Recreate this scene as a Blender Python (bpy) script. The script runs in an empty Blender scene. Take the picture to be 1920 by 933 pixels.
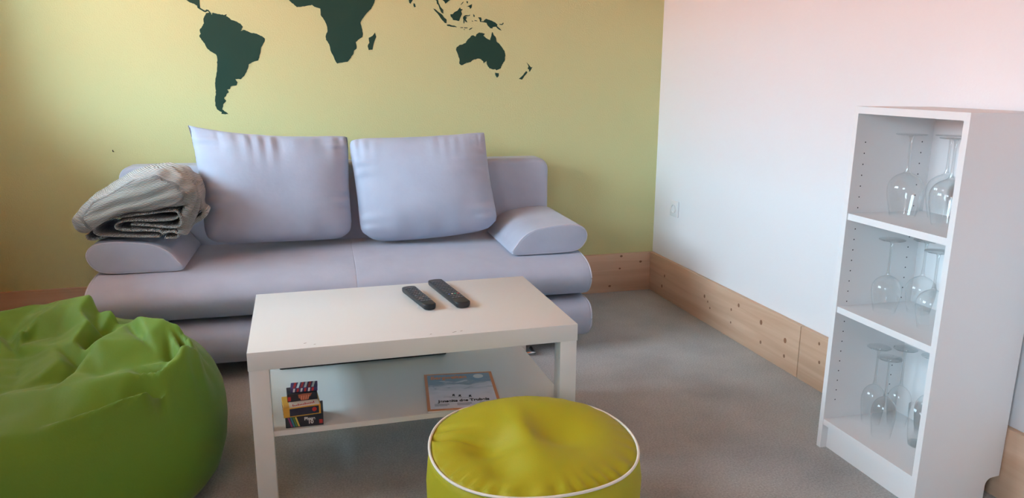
import bpy, bmesh, math, random
from mathutils import Vector, Matrix, noise

random.seed(7)
scene = bpy.context.scene
COL = scene.collection

# ------------------------------------------------------------------ camera
CAM = Vector((-1.8478, -3.6640, 1.1420))
YAW, PITCH, ROLL, FPX = 0.2782, 0.2256, 0.0051, 1413.7
def cam_axes():
    f = Vector((math.sin(YAW)*math.cos(PITCH), math.cos(YAW)*math.cos(PITCH), -math.sin(PITCH)))
    r = Vector((math.cos(YAW), -math.sin(YAW), 0)); u = r.cross(f)
    c, s = math.cos(ROLL), math.sin(ROLL)
    return c*r+s*u, -s*r+c*u, f
CR, CU, CF = cam_axes()
cd = bpy.data.cameras.new('camera'); cam = bpy.data.objects.new('camera', cd); COL.objects.link(cam)
cd.sensor_fit = 'HORIZONTAL'; cd.sensor_width = 36; cd.lens = FPX*36/1920; cd.clip_start = 0.05
M = Matrix((CR, CU, -CF)).transposed().to_4x4(); M.translation = CAM
cam.matrix_world = M
scene.camera = cam
def hit(u, v, ax, val):
    """photo pixel -> point of the plane (axis ax = val) that it lies on"""
    d = CF + CR*((u-960)/FPX) + CU*((466.5-v)/FPX)
    return CAM + d*((val-CAM[ax])/d[ax])

# ------------------------------------------------------------------ world, lights, exposure
w = bpy.data.worlds.new('sky'); scene.world = w; w.use_nodes = True
bg = w.node_tree.nodes['Background']; bg.inputs[0].default_value = (0.62, 0.85, 1.04, 1); bg.inputs[1].default_value = 31.0
vs = scene.view_settings
vs.view_transform = 'Standard'; vs.look = 'None'; vs.gamma = 1; vs.use_curve_mapping = False
vs.exposure = 0.0
RX0, RY0, RZ1 = -3.15, -5.2, 2.3           # room: x RX0..0, y RY0..0, z 0..RZ1
TL = .34                                   # thickness of the outer (left) wall
WIN = [(-1.95, -0.45, 1.05, 2.10), (-4.85, -3.65, 1.05, 2.10)]   # windows of the left wall: y0, y1, z0, z1
for wy0, wy1, wz0, wz1 in WIN:             # portals: guide the sky light through the window openings
    l = bpy.data.lights.new('window_portal', 'AREA'); l.shape = 'RECTANGLE'; l.size = wz1-wz0; l.size_y = wy1-wy0; l.energy = 1
    l.cycles.is_portal = True
    o = bpy.data.objects.new('window_portal', l); COL.objects.link(o)
    o.location = (RX0-TL-.01, (wy0+wy1)/2, (wz0+wz1)/2); o.rotation_euler = (0, -math.pi/2, 0)
sl_ = bpy.data.lights.new('sun', 'SUN'); sl_.energy = 12; sl_.color = (1, .9, .75); sl_.angle = .01     # stands behind the house, lights the roofs opposite
so_ = bpy.data.objects.new('sun', sl_); COL.objects.link(so_); so_.rotation_euler = Vector((-.80, .12, -.58)).to_track_quat('-Z', 'Y').to_euler()

# ------------------------------------------------------------------ helpers
def srgb(r, g, b):
    def c(v):
        v /= 255
        return v/12.92 if v <= .04045 else ((v+.055)/1.055)**2.4
    return (c(r), c(g), c(b), 1)

MATS = {}
def mat(name, col, rough=.6, bump=None, var=None, spec=.5, sheen=0, metal=0, coat=0):
    """bump=(scale, strength, distance); var=(scale, colour2, detail)"""
    if name in MATS: return MATS[name]
    m = bpy.data.materials.new(name); m.use_nodes = True; MATS[name] = m
    nt = m.node_tree; b = nt.nodes['Principled BSDF']
    b.inputs['Base Color'].default_value = col; b.inputs['Roughness'].default_value = rough
    b.inputs['Specular IOR Level'].default_value = spec; b.inputs['Metallic'].default_value = metal
    if sheen:
        b.inputs['Sheen Weight'].default_value = sheen; b.inputs['Sheen Roughness'].default_value = .4
    if coat: b.inputs['Coat Weight'].default_value = coat
    tc = nt.nodes.new('ShaderNodeTexCoord')
    if var:
        n = nt.nodes.new('ShaderNodeTexNoise'); n.inputs['Scale'].default_value = var[0]; n.inputs['Detail'].default_value = var[2]
        nt.links.new(tc.outputs['Object'], n.inputs['Vector'])
        r = nt.nodes.new('ShaderNodeValToRGB'); r.color_ramp.elements[0].position = .35; r.color_ramp.elements[1].position = .65
        r.color_ramp.elements[0].color = col; r.color_ramp.elements[1].color = var[1]
        nt.links.new(n.outputs['Fac'], r.inputs['Fac']); nt.links.new(r.outputs['Color'], b.inputs['Base Color'])
    if bump:
        n = nt.nodes.new('ShaderNodeTexNoise'); n.inputs['Scale'].default_value = bump[0]; n.inputs['Detail'].default_value = 3
        nt.links.new(tc.outputs['Object'], n.inputs['Vector'])
        bp = nt.nodes.new('ShaderNodeBump'); bp.inputs['Strength'].default_value = bump[1]; bp.inputs['Distance'].default_value = bump[2]
        nt.links.new(n.outputs['Fac'], bp.inputs['Height']); nt.links.new(bp.outputs['Normal'], b.inputs['Normal'])
    return m

def wood(name, c1, c2, axis, scale=1.0, rough=.6):
    m = bpy.data.materials.new(name); m.use_nodes = True; MATS[name] = m
    nt = m.node_tree; b = nt.nodes['Principled BSDF']; b.inputs['Roughness'].default_value = rough
    tc = nt.nodes.new('ShaderNodeTexCoord'); mp = nt.nodes.new('ShaderNodeMapping')
    sc = [26*scale]*3; sc[axis] = 1.3*scale; mp.inputs['Scale'].default_value = sc
    nt.links.new(tc.outputs['Object'], mp.inputs['Vector'])
    n = nt.nodes.new('ShaderNodeTexNoise'); n.inputs['Scale'].default_value = 1.0; n.inputs['Detail'].default_value = 5; n.inputs['Distortion'].default_value = .6
    nt.links.new(mp.outputs['Vector'], n.inputs['Vector'])
    r = nt.nodes.new('ShaderNodeValToRGB'); r.color_ramp.elements[0].position = .3; r.color_ramp.elements[1].position = .7
    r.color_ramp.elements[0].color = c1; r.color_ramp.elements[1].color = c2
    nt.links.new(n.outputs['Fac'], r.inputs['Fac']); nt.links.new(r.outputs['Color'], b.inputs['Base Color'])
    bp = nt.nodes.new('ShaderNodeBump'); bp.inputs['Strength'].default_value = .15; bp.inputs['Distance'].default_value = .002
    nt.links.new(n.outputs['Fac'], bp.inputs['Height']); nt.links.new(bp.outputs['Normal'], b.inputs['Normal'])
    return m

def glass_mat(name, tint=(.985, .99, .988, 1), ior=1.5, power=3.0, edge=(.55, .58, .58, 1)):
    m = bpy.data.materials.new(name); m.use_nodes = True; nt = m.node_tree
    nt.nodes.remove(nt.nodes['Principled BSDF']); out = nt.nodes['Material Output']
    t = nt.nodes.new('ShaderNodeBsdfTransparent')
    tm = nt.nodes.new('ShaderNodeMix'); tm.data_type = 'RGBA'; tm.inputs[6].default_value = tint; tm.inputs[7].default_value = edge
    nt.links.new(tm.outputs[2], t.inputs[0])
    g = nt.nodes.new('ShaderNodeBsdfGlossy'); g.inputs['Roughness'].default_value = .02; g.inputs['Color'].default_value = (1, 1, 1, 1)
    lw = nt.nodes.new('ShaderNodeLayerWeight'); lw.inputs['Blend'].default_value = .5
    pw = nt.nodes.new('ShaderNodeMath'); pw.operation = 'POWER'; pw.inputs[1].default_value = power; nt.links.new(lw.outputs['Facing'], pw.inputs[0])
    f = nt.nodes.new('ShaderNodeMath'); f.operation = 'MULTIPLY_ADD'; f.inputs[1].default_value = .8; f.inputs[2].default_value = ((ior-1)/(ior+1))**2
    nt.links.new(pw.outputs[0], f.inputs[0])
    p2 = nt.nodes.new('ShaderNodeMath'); p2.operation = 'POWER'; p2.inputs[1].default_value = power*1.6; nt.links.new(lw.outputs['Facing'], p2.inputs[0]); nt.links.new(p2.outputs[0], tm.inputs[0])
    mx = nt.nodes.new('ShaderNodeMixShader')
    nt.links.new(f.outputs[0], mx.inputs[0]); nt.links.new(t.outputs[0], mx.inputs[1]); nt.links.new(g.outputs[0], mx.inputs[2])
    nt.links.new(mx.outputs[0], out.inputs['Surface'])
    return m

def obj(name, me, m=None, parent=None, smooth=None):
    o = bpy.data.objects.new(name, me); COL.objects.link(o)
    if m is not None and not me.materials: me.materials.append(m)
    if parent is not None: o.parent = parent
    if smooth is not None:
        me.shade_smooth()
        if smooth < 3.1: me.set_sharp_from_angle(angle=smooth)
    return o
def pyd(verts, faces):
    me = bpy.data.meshes.new('mesh'); me.from_pydata([tuple(v) for v in verts], [], faces); me.validate(); me.update()
    bm = bmesh.new(); bm.from_mesh(me); bmesh.ops.recalc_face_normals(bm, faces=bm.faces); bm.to_mesh(me); bm.free()
    return me
def boxes(lst, bevel=0, seg=2):
    """lst of (x0,y0,z0,x1,y1,z1) -> one mesh"""
    bm = bmesh.new()
    for x0, y0, z0, x1, y1, z1 in lst:
        r = bmesh.ops.create_cube(bm, size=1)
        for v in r['verts']:
            v.co = Vector((x0+(x1-x0)*(v.co.x+.5), y0+(y1-y0)*(v.co.y+.5), z0+(z1-z0)*(v.co.z+.5)))
    if bevel:
        bmesh.ops.bevel(bm, geom=list(bm.edges), offset=bevel, segments=seg, affect='EDGES', profile=.5)
    me = bpy.data.meshes.new('mesh'); bm.to_mesh(me); bm.free()
    return me
def box(name, b, m, parent=None, bevel=0, seg=2):
    return obj(name, boxes([b], bevel, seg), m, parent, .6 if bevel else None)
def empty(name, loc, rz=0):
    o = bpy.data.objects.new(name, None); COL.objects.link(o); o.location = loc; o.rotation_euler = (0, 0, rz); o.empty_display_size = .1
    return o
def tag(o, label, cat, group=None):
    o['label'] = label; o['category'] = cat
    if group: o['group'] = group
    return o
def struct(o):
    o['kind'] = 'structure'; return o
def tube(pts, r, n=8, closed=False):
    vs, fs = [], []; N = len(pts); pts = [Vector(p) for p in pts]
    up = Vector((0, 0, 1))
    for i, p in enumerate(pts):
        a = pts[(i-1) % N] if (closed or i > 0) else p; b = pts[(i+1) % N] if (closed or i < N-1) else p
        t = (b-a).normalized(); s = t.cross(up)
        if s.length < .05: s = t.cross(Vector((0, 1, 0)))
        s.normalize(); q = s.cross(t)
        for k in range(n):
            an = 2*math.pi*k/n; vs.append(p+s*(r*math.cos(an))+q*(r*math.sin(an)))
    for i in range(N if closed else N-1):
        j = (i+1) % N
        for k in range(n):
            l = (k+1) % n; fs.append((i*n+k, i*n+l, j*n+l, j*n+k))
    if not closed: fs += [tuple(range(n)), tuple((N-1)*n+k for k in range(n))]
    return pyd(vs, fs)
def lathe(prof, n=28):
    vs, fs = [], []
    for r, z in prof:
        for k in range(n):
            a = 2*math.pi*k/n; vs.append((r*math.cos(a), r*math.sin(a), z))
    for i in range(len(prof)-1):
        for k in range(n):
            l = (k+1) % n; fs.append((i*n+k, i*n+l, (i+1)*n+l, (i+1)*n+k))
    return pyd(vs, fs)
def spline(pts, per=6, closed=True):
    """Catmull-Rom through 2-D or 3-D points"""
    P = [Vector(p) for p in pts]; N = len(P); out = []
    for i in range(N if closed else N-1):
        g = (lambda k: P[k % N]) if closed else (lambda k: P[max(0, min(N-1, k))])
        p0, p1, p2, p3 = g(i-1), g(i), g(i+1), g(i+2)
        for k in range(per):
            t = k/per
            out.append(.5*((2*p1)+(p2-p0)*t+(2*p0-5*p1+4*p2-p3)*t*t+(3*p1-p0-3*p2+p3)*t**3))
    if not closed: out.append(P[-1])
    return out
def inset2(P, d):
    """move a closed 2-D outline inwards by d (centroid-oriented normals)"""
    N = len(P); A = sum(P[i].x*P[(i+1) % N].y-P[(i+1) % N].x*P[i].y for i in range(N)); sgn = 1 if A > 0 else -1
    out = []
    for i in range(N):
        t = (P[(i+1) % N]-P[i-1]); t = t.normalized() if t.length > 1e-9 else Vector((1, 0))
        out.append(P[i]+Vector((-t.y, t.x))*(d*sgn))
    return out
def shrink2(P, d):
    c = sum(P, Vector((0, 0)))/len(P)
    return [c+(p-c)*(1-d/.07) for p in P]
def loft_extrude(P, a, b, put, rnd=.015, mid=12, wob=None, ins=None):
    """closed 2-D outline P swept from a to b with rounded ends; put(p2, s) -> 3-D point"""
    st = [(a+rnd*(1-math.cos(t)), rnd*(1-math.sin(t))) for t in (0.0, .4, .8, 1.2, math.pi/2)]
    en = [(b-rnd*(1-math.cos(t)), rnd*(1-math.sin(t))) for t in (math.pi/2, 1.2, .8, .4, 0.0)]
    ml = [(a+rnd+(b-a-2*rnd)*k/mid, 0) for k in range(1, mid)]
    vs, fs = [], []; N = len(P); S = st+ml+en
    for s, d in S:
        Q = (ins or inset2)(P, d) if d > 1e-6 else P
        for p in Q:
            v = put(p, s); vs.append(v if wob is None else wob(Vector(v)))
    for i in range(len(S)-1):
        for k in range(N):
            l = (k+1) % N; fs.append((i*N+k, i*N+l, (i+1)*N+l, (i+1)*N+k))
    fs += [tuple(range(N)), tuple((len(S)-1)*N+k for k in range(N))]
    return pyd(vs, fs)
def prism(poly, put, t0, t1):
    """flat polygon with thickness; triangulated fill"""
    bm = bmesh.new(); vs = [bm.verts.new(put(p, t0)) for p in poly]
    f = bm.faces.new(vs); r = bmesh.ops.extrude_face_region(bm, geom=[f])
    d = Vector(put(poly[0], t1))-Vector(put(poly[0], t0))
    bmesh.ops.translate(bm, vec=d, verts=[e for e in r['geom'] if isinstance(e, bmesh.types.BMVert)])
    bmesh.ops.triangulate(bm, faces=bm.faces[:]); bmesh.ops.recalc_face_normals(bm, faces=bm.faces)
    me = bpy.data.meshes.new('mesh'); bm.to_mesh(me); bm.free()
    return me
def text(name, body, size, m, parent, mtx, depth=.0002, bold=0, sx=1.0):
    c = bpy.data.curves.new('t', 'FONT'); c.body = body; c.size = size; c.extrude = depth; c.offset = bold
    c.align_x = 'CENTER'; c.align_y = 'CENTER'
    t = bpy.data.objects.new('t', c); COL.objects.link(t)
    bpy.context.view_layer.update()
    me = bpy.data.meshes.new_from_object(t.evaluated_get(bpy.context.evaluated_depsgraph_get()))
    bpy.data.objects.remove(t); bpy.data.curves.remove(c)
    me.transform(Matrix.Diagonal((sx, 1, 1, 1))); me.transform(mtx); me.materials.clear()
    return obj(name, me, m, parent)
def lerp(a, b, t): return a+(b-a)*t
def sstep(a, b, x):
    t = max(0, min(1, (x-a)/(b-a))); return t*t*(3-2*t)
def fbm(p, s, seed=0):
    return noise.noise(Vector((p[0]*s+seed, p[1]*s+seed*.7, (p[2] if len(p) > 2 else 0)*s-seed)))

# ------------------------------------------------------------------ materials
m_green = mat('lime_wall_paint', srgb(211, 211, 156), .85, bump=(160, .35, .004), spec=.2)
m_white = mat('white_wall_paint', srgb(240, 239, 240), .85, bump=(140, .12, .003), spec=.2)
m_carpet = mat('grey_carpet', srgb(168, 171, 170), .98, bump=(420, .7, .004), var=(3.2, srgb(188, 191, 189), 4), spec=.1, sheen=.2)
nt = m_carpet.node_tree; b = nt.nodes['Principled BSDF']; tc = nt.nodes.new('ShaderNodeTexCoord')
sp0 = nt.nodes.new('ShaderNodeTexNoise'); sp0.inputs['Scale'].default_value = 170; sp0.inputs['Detail'].default_value = 2; nt.links.new(tc.outputs['Object'], sp0.inputs['Vector'])
mrg = nt.nodes.new('ShaderNodeMapRange'); mrg.inputs[1].default_value = .3; mrg.inputs[2].default_value = .7; mrg.inputs[3].default_value = .80; mrg.inputs[4].default_value = 1.16; nt.links.new(sp0.outputs['Fac'], mrg.inputs[0])
old = b.inputs['Base Color'].links[0].from_socket
mul = nt.nodes.new('ShaderNodeVectorMath'); mul.operation = 'SCALE'; nt.links.new(old, mul.inputs[0]); nt.links.new(mrg.outputs[0], mul.inputs['Scale']); nt.links.new(mul.outputs[0], b.inputs['Base Color'])
m_pine = wood('pine_board', srgb(204, 166, 136), srgb(224, 192, 164), 0)
m_pine_y = wood('pine_board_side', srgb(204, 166, 136), srgb(224, 192, 164), 1)
m_ceil = wood('pine_ceiling', srgb(204, 140, 84), srgb(220, 160, 104), 1)
m_knot = mat('wood_knot', srgb(146, 104, 78), .6)
m_sofa = mat('pale_blue_microfibre', srgb(177, 184, 201), .95, bump=(60, .12, .004), var=(9, srgb(183, 190, 206), 3), spec=.15, sheen=.25)
m_pipe = mat('pale_blue_piping', srgb(200, 202, 213), .9, spec=.2)
m_lack = mat('white_foil', srgb(225, 228, 224), .38, spec=.4)
m_shelfwhite = mat('white_laminate', srgb(234, 232, 231), .45, spec=.4)
m_backp = mat('white_hardboard', srgb(238, 238, 238), .5, spec=.4)
m_hole = mat('dark_hole', srgb(40, 38, 38), .9)
m_map = mat('dark_green_paint', srgb(40, 70, 58), .8, spec=.25)
m_lime = mat('lime_bean_bag_fabric', srgb(100, 140, 42), .62, bump=(220, .15, .002), spec=.3, sheen=.15)
m_yel = mat('yellow_green_pouf_fabric', srgb(172, 166, 30), .6, bump=(300, .12, .002), spec=.35)
m_cord = mat('white_piping', srgb(238, 234, 220), .7)
m_black = mat('black_plastic', srgb(34, 36, 40), .42, spec=.5)
m_btn = mat('dark_grey_rubber', srgb(100, 104, 112), .5)
m_plast = mat('white_plastic', srgb(236, 235, 235), .35)
m_chrome = mat('chrome', srgb(215, 215, 215), .15, metal=1)
m_glass = glass_mat('clear_glass')
m_stem = glass_mat('clear_glass_stem', (.94, .95, .95, 1), 1.7, 1.6, (.45, .48, .48, 1))
m_pane = glass_mat('window_pane', (.98, .99, .99, 1), 1.3)

# ------------------------------------------------------------------ room shell
T = .15
struct(box('floor', (RX0-TL, RY0-T, -.1, T, T, 0), m_carpet))
ceil = struct(box('ceiling', (RX0-TL, RY0-T, RZ1+.012, T, T, RZ1+.12), m_ceil))
nb = 24
for i in range(nb):       # pine boards of the ceiling
    x0 = lerp(RX0, 0, i/nb); x1 = lerp(RX0, 0, (i+1)/nb)
    box('board', (x0+.002, RY0, RZ1, x1-.002, 0, RZ1+.014), m_ceil, ceil)
struct(box('wall_back', (RX0-TL, 0, 0, T, T, RZ1+.05), m_green))
struct(box('wall_right', (0, RY0-T, 0, T, 0, RZ1+.05), m_white))
lw = []; yc = RY0-T
for wy0, wy1, wz0, wz1 in sorted(WIN):
    lw += [(RX0-TL, yc, 0, RX0, wy0, RZ1+.05), (RX0-TL, wy0, 0, RX0, wy1, wz0), (RX0-TL, wy0, wz1, RX0, wy1, RZ1+.05)]; yc = wy1
lw.append((RX0-TL, yc, 0, RX0, 0, RZ1+.05))
struct(obj('wall_left', boxes(lw), m_white))
struct(box('wall_front', (RX0, RY0-T, 0, 0, RY0, RZ1+.05), m_white))
struct(box('sky_blocker', (RX0-TL-.75, RY0-T, 2.22, RX0-TL, T, 2.30), mat('sky_blocker_brown', srgb(120, 90, 65), .8)))  # unseen overhang, added to keep high sky light off the lower left
# house opposite: brick-red facade and tiled roof, seen only through the windows
hx = -11.0
struct(box('wall_outside', (hx-6, -14, -6, hx, 9, .2), mat('warm_render', srgb(216, 138, 88), .9)))
rf = prism([Vector((hx+.5, .1)), Vector((hx-3.5, 2.6)), Vector((hx-7.5, .1)), Vector((hx-7.5, -.1)), Vector((hx+.5, -.1))], lambda p, t: (p[0], t, p[1]), -14.5, 9.5)
struct(obj('roof_outside', rf, mat('terracotta_tiles', srgb(212, 104, 54), .9, bump=(6, .4, .05))))
def window(name, axis, a0, a1, b0, b1, c):
    """casement with two sashes; axis 0: in a wall of constant x=c, 1: constant y=c"""
    e = struct(empty(name, (0, 0, 0)))
    def bx(a, b, z, zz, d0, d1):
        return (c-d1, a, z, c-d0, b, zz) if axis == 0 else (a, c-d1, z, b, c-d0, zz)
    fr = .06; mid = (a0+a1)/2
    obj('window_frame', boxes([bx(a0, a1, b0, b0+fr, .04, .10), bx(a0, a1, b1-fr, b1, .04, .10), bx(a0, a0+fr, b0, b1, .04, .10), bx(a1-fr, a1, b0, b1, .04, .10), bx(mid-.06, mid+.06, b0, b1, .04, .10)]), m_plast, e)
    for s0, s1 in ((a0+fr, mid-.06), (mid+.06, a1-fr)):
        box('pane', bx(s0, s1, b0+fr, b1-fr, .068, .072), m_pane, e)
    box('window_sill', bx(a0-.04, a1+.04, b0-.03, b0+.004, -.19, .04), m_plast, e)
for i, (wy0, wy1, wz0, wz1) in enumerate(WIN): window('window_%d' % (i+1), 0, wy0, wy1, wz0, wz1, RX0-.16)

# baseboards: wide pine boards, with knots
BH, BT = .21, .0216
def knot(parent, c, rx, rz, plane):
    vs = []
    for k in range(12):
        a = 2*math.pi*k/12
        vs.append((rx*math.cos(a), rz*math.sin(a)))
    put = (lambda p, t: (c[0]+p[0], -BT-t, c[2]+p[1])) if plane == 'y' else (lambda p, t: (-BT-t, c[1]+p[0], c[2]+p[1]))
    obj('knot', prism(vs, put, -.002, .0003), m_knot, parent)
bb = struct(empty('baseboard_back', (0, 0, 0)))
box('board', (-1.9, -BT, 0, -BT, 0, BH), m_pine, bb, .002)
box('board', (RX0, -BT, 0, -1.902, 0, BH), m_pine, bb, .002)
for px, py, r in [(1165, 480, .006), (1201, 490, .006), (1162, 503, .005), (1143, 536, .006)]:
    knot(bb, hit(px, py, 1, -BT), r*1.3, r, 'y')
br = struct(empty('baseboard_right', (0, 0, 0)))
YJ = hit(1497, 665, 0, -BT).y
box('board', (-BT, YJ+.002, 0, 0, 0, BH), m_pine_y, br, .002)
box('board', (-BT, YJ-1.9, 0, 0, YJ-.001, BH), m_pine_y, br, .002)
box('board', (-BT, RY0, 0, 0, YJ-1.902, BH), m_pine_y, br, .002)
for px, py, r in [(1246, 517, .007), (1241, 536, .008), (1321, 555, .008), (1327, 565, .005), (1371, 580, .006), (1385, 572, .008), (1370, 604, .005), (1427, 604, .010), (1426, 641, .007), (1472, 638, .010), (1470, 667, .007), (1536, 644, .006), (1536, 679, .006), (1331, 577, .005)]:
    p = hit(px, py, 0, -BT); knot(br, p, r*.9, r*1.1, 'x')

# small nail left in the back wall
n_ = hit(213, 284, 1, 0)
tag(obj('nail', tube([(n_.x, 0, n_.z), (n_.x, -.012, n_.z+.001), (n_.x, -.014, n_.z+.008)], .0018, 6), m_hole), 'tiny dark nail sticking out of the back wall above the blanket', 'nail')

# ------------------------------------------------------------------ world map painted on the back wall
wm = empty('world_map_mural', (-1.5, 0, 1.3))
tag(wm, 'dark green world map silhouette on the lime yellow wall above the sofa', 'wall decal')
def coast(poly, amp):
    out = []
    for i in range(len(poly)):
        a, b = Vector(poly[i]), Vector(poly[(i+1) % len(poly)]); d = b-a; L = d.length
        out.append(a); k = int(L//14)
        for j in range(1, k+1):
            t = j/(k+1); out.append(a+d*t+Vector((-d.y, d.x)).normalized()*random.uniform(-amp, amp))
    return out
S1 = lambda x, y: (340+x/4.242, y/4.242)
S2 = lambda x, y: (750+x/5.83, y/5.83)
def land(name, poly, S, amp=1.6):
    P = []
    for p in coast(poly, amp):
        u, v = S(p.x, p.y); h = hit(u, v, 1, 0); P.append((h.x, h.z))
    obj(name, prism(P, lambda p, t: (p[0]+1.5, -t, p[1]-1.3), .0001, .0012), m_map, wm)
land('continent', [(195,105),(235,100),(243,120),(250,100),(290,112),(340,120),(360,112),(355,128),(385,145),(400,160),(440,172),(470,188),(490,215),(472,245),(500,238),(515,245),(550,260),(600,268),(650,295),(665,310),(660,335),(635,375),(628,425),(612,480),(560,497),(535,515),(530,545),(505,595),(475,630),(430,628),(447,655),(440,678),(392,688),(388,708),(365,712),(378,735),(362,745),(355,765),(340,780),(358,800),(335,825),(328,855),(325,870),(345,885),(375,907),(318,905),(320,890),(285,870),(270,840),(268,790),(275,720),(268,660),(278,600),(285,530),(285,460),(275,432),(240,412),(210,390),(185,345),(155,305),(143,285),(155,268),(145,240),(165,210),(180,185),(175,150),(190,120)], S1, 2.6)
land('continent', [(40,0),(0,-30),(-40,-120),(-70,-250),(-130,-380),(-220,-430),(-150,-520),(100,-540),(300,-510),(390,-420),(420,-350),(330,-300),(280,-230),(240,-170),(230,-120),(205,-165),(110,-150),(85,-90),(110,-50),(165,-60),(160,-20),(145,0),(148,45),(150,62),(175,78),(190,85),(200,75),(215,78),(232,97),(222,101),(210,88),(195,97),(180,94),(150,77),(130,64),(125,45),(100,30),(60,15)], S1)
land('continent', [(855,0),(870,15),(920,57),(990,48),(1040,38),(1060,55),(1075,60),(1105,68),(1108,120),(1140,165),(1160,215),(1163,245),(1148,285),(1150,315),(1175,350),(1190,410),(1215,460),(1228,490),(1240,505),(1290,495),(1320,492),(1340,470),(1370,425),(1375,400),(1395,385),(1395,365),(1387,335),(1405,318),(1440,295),(1445,270),(1440,235),(1432,205),(1425,180),(1440,150),(1470,110),(1510,70),(1535,20),(1550,-30),(1480,-40),(1450,-90),(1420,-160),(1380,-230),(1250,-250),(1180,-270),(1150,-300),(1040,-290),(960,-260),(880,-190),(840,-120),(838,-50)], S1)
land('island', [(1540,258),(1550,290),(1535,330),(1520,395),(1490,398),(1482,365),(1495,340),(1490,300),(1520,285)], S1)
land('continent', [(70,-110),(95,0),(103,32),(115,42),(140,0),(200,-120),(260,-130),(300,-60),(330,-70),(370,-10),(400,10),(403,40),(420,52),(430,90),(455,140),(475,150),(470,105),(445,80),(425,40),(415,0),(430,-30),(465,0),(485,20),(495,42),(515,25),(550,0),(540,-60),(600,-130),(680,-260),(620,-420),(200,-460),(-100,-420),(-60,-160)], S2)
for P in [[(148,32),(165,45),(172,75),(155,80),(147,60)],
          [(362,95),(385,100),(420,130),(465,165),(485,195),(510,215),(508,255),(490,250),(445,200),(415,155)],
          [(550,155),(575,155),(600,130),(630,115),(655,80),(665,100),(685,102),(668,120),(678,155),(665,180),(645,230),(620,225),(580,218),(570,195),(555,180)],
          [(510,268),(545,268),(570,278),(600,282),(625,298),(560,292),(515,281)],
          [(690,185),(710,168),(755,165),(768,156),(762,173),(712,183),(735,195),(717,208),(735,245),(720,240),(706,217),(701,258),(694,250),(695,215),(688,205)],
          [(755,60),(785,45),(785,75),(768,98),(755,75),(730,72)], [(692,16),(690,30),(666,54),(662,50)], [(725,10),(742,15),(740,40),(728,30)],
          [(803,152),(816,170),(812,188),(802,175)], [(785,226),(800,228),(797,235),(786,234)], [(815,221),(845,225),(842,232),(815,229)],
          [(660,299),(690,299),(686,307),(661,307)], [(700,299),(740,302),(736,309),(701,308)], [(753,322),(780,304),(798,302),(777,319),(757,328)], [(693,317),(712,321),(706,328)],
          [(852,190),(885,190),(893,210),(887,233),(915,232),(920,220),(940,205),(1000,225),(1040,245),(1065,270),(1060,285),(1085,305),(1110,335),(1090,328),(1065,310),(1050,292),(1015,295),(1010,312),(985,308),(960,280),(945,250),(905,242),(875,238),(868,210)],
          [(1085,261),(1115,261),(1127,245),(1132,258),(1116,274),(1090,271)],
          [(1038,795),(1080,800),(1078,830),(1060,848),(1045,825)],
          [(1380,678),(1397,695),(1414,715),(1430,735),(1448,730),(1440,745),(1422,780),(1408,782),(1410,760),(1395,748),(1405,725)],
          [(1378,776),(1393,790),(1365,825),(1335,870),(1298,862),(1330,835),(1355,805)]]:
    land('island', P, S2)
land('continent', [(865,355),(905,362),(928,370),(910,390),(940,415),(985,440),(995,400),(1008,348),(1025,385),(1045,405),(1055,455),(1090,485),(1115,520),(1143,560),(1152,605),(1145,660),(1115,705),(1100,748),(1055,768),(1040,755),(1010,757),(975,745),(950,705),(945,665),(925,680),(915,692),(905,665),(880,645),(845,640),(800,655),(765,680),(720,690),(690,708),(665,712),(648,695),(650,650),(635,600),(625,575),(612,545),(620,515),(645,495),(690,482),(720,465),(740,430),(760,415),(780,390),(800,385),(825,400),(835,375)], S2, 2.6)

# ------------------------------------------------------------------ sofa
SW = .965
sofa = empty('sofa', (-1.625, 0, 0), math.radians(-1.8))
tag(sofa, 'pale blue-grey fabric sofa bed with rounded front rolls and wedge armrests', 'sofa')
sx_put = lambda p, s: (s, p.x, p.y)
base_p = spline([(-.06,.05),(-.35,.042),(-.66,.045),(-.755,.062),(-.805,.105),(-.815,.15),(-.80,.195),(-.755,.216),(-.66,.218),(-.35,.218),(-.06,.218),(-.045,.13)], 5)
o = obj('base', loft_extrude(base_p, -SW, SW, sx_put, .018, 20), m_sofa, sofa, .9)
seat_p = spline([(-.06,.225),(-.35,.224),(-.62,.222),(-.71,.232),(-.77,.262),(-.797,.305),(-.79,.345),(-.745,.378),(-.66,.396),(-.5,.401),(-.3,.400),(-.06,.398),(-.045,.31)], 5)
def seat_w(v):
    d = abs(v.x); v.z += -.004*math.exp(-(d/.02)**2) if v.z > .3 else 0
    return v
obj('seat_cushion', loft_extrude(seat_p, -SW, .0105, sx_put, .016, 16), m_sofa, sofa, .9)
obj('seat_cushion', loft_extrude(seat_p, -.0105, SW, sx_put, .016, 16), m_sofa, sofa, .9)
for par, P in ((None, base_p), (None, seat_p)):
    for s in (-1, 1):
        Q = [(s*(SW-.005), p.x, p.y) for p in inset2(P, .004)]
        obj('piping', tube(Q, .0035, 6, True), m_pipe, sofa, 3.14)
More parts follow.
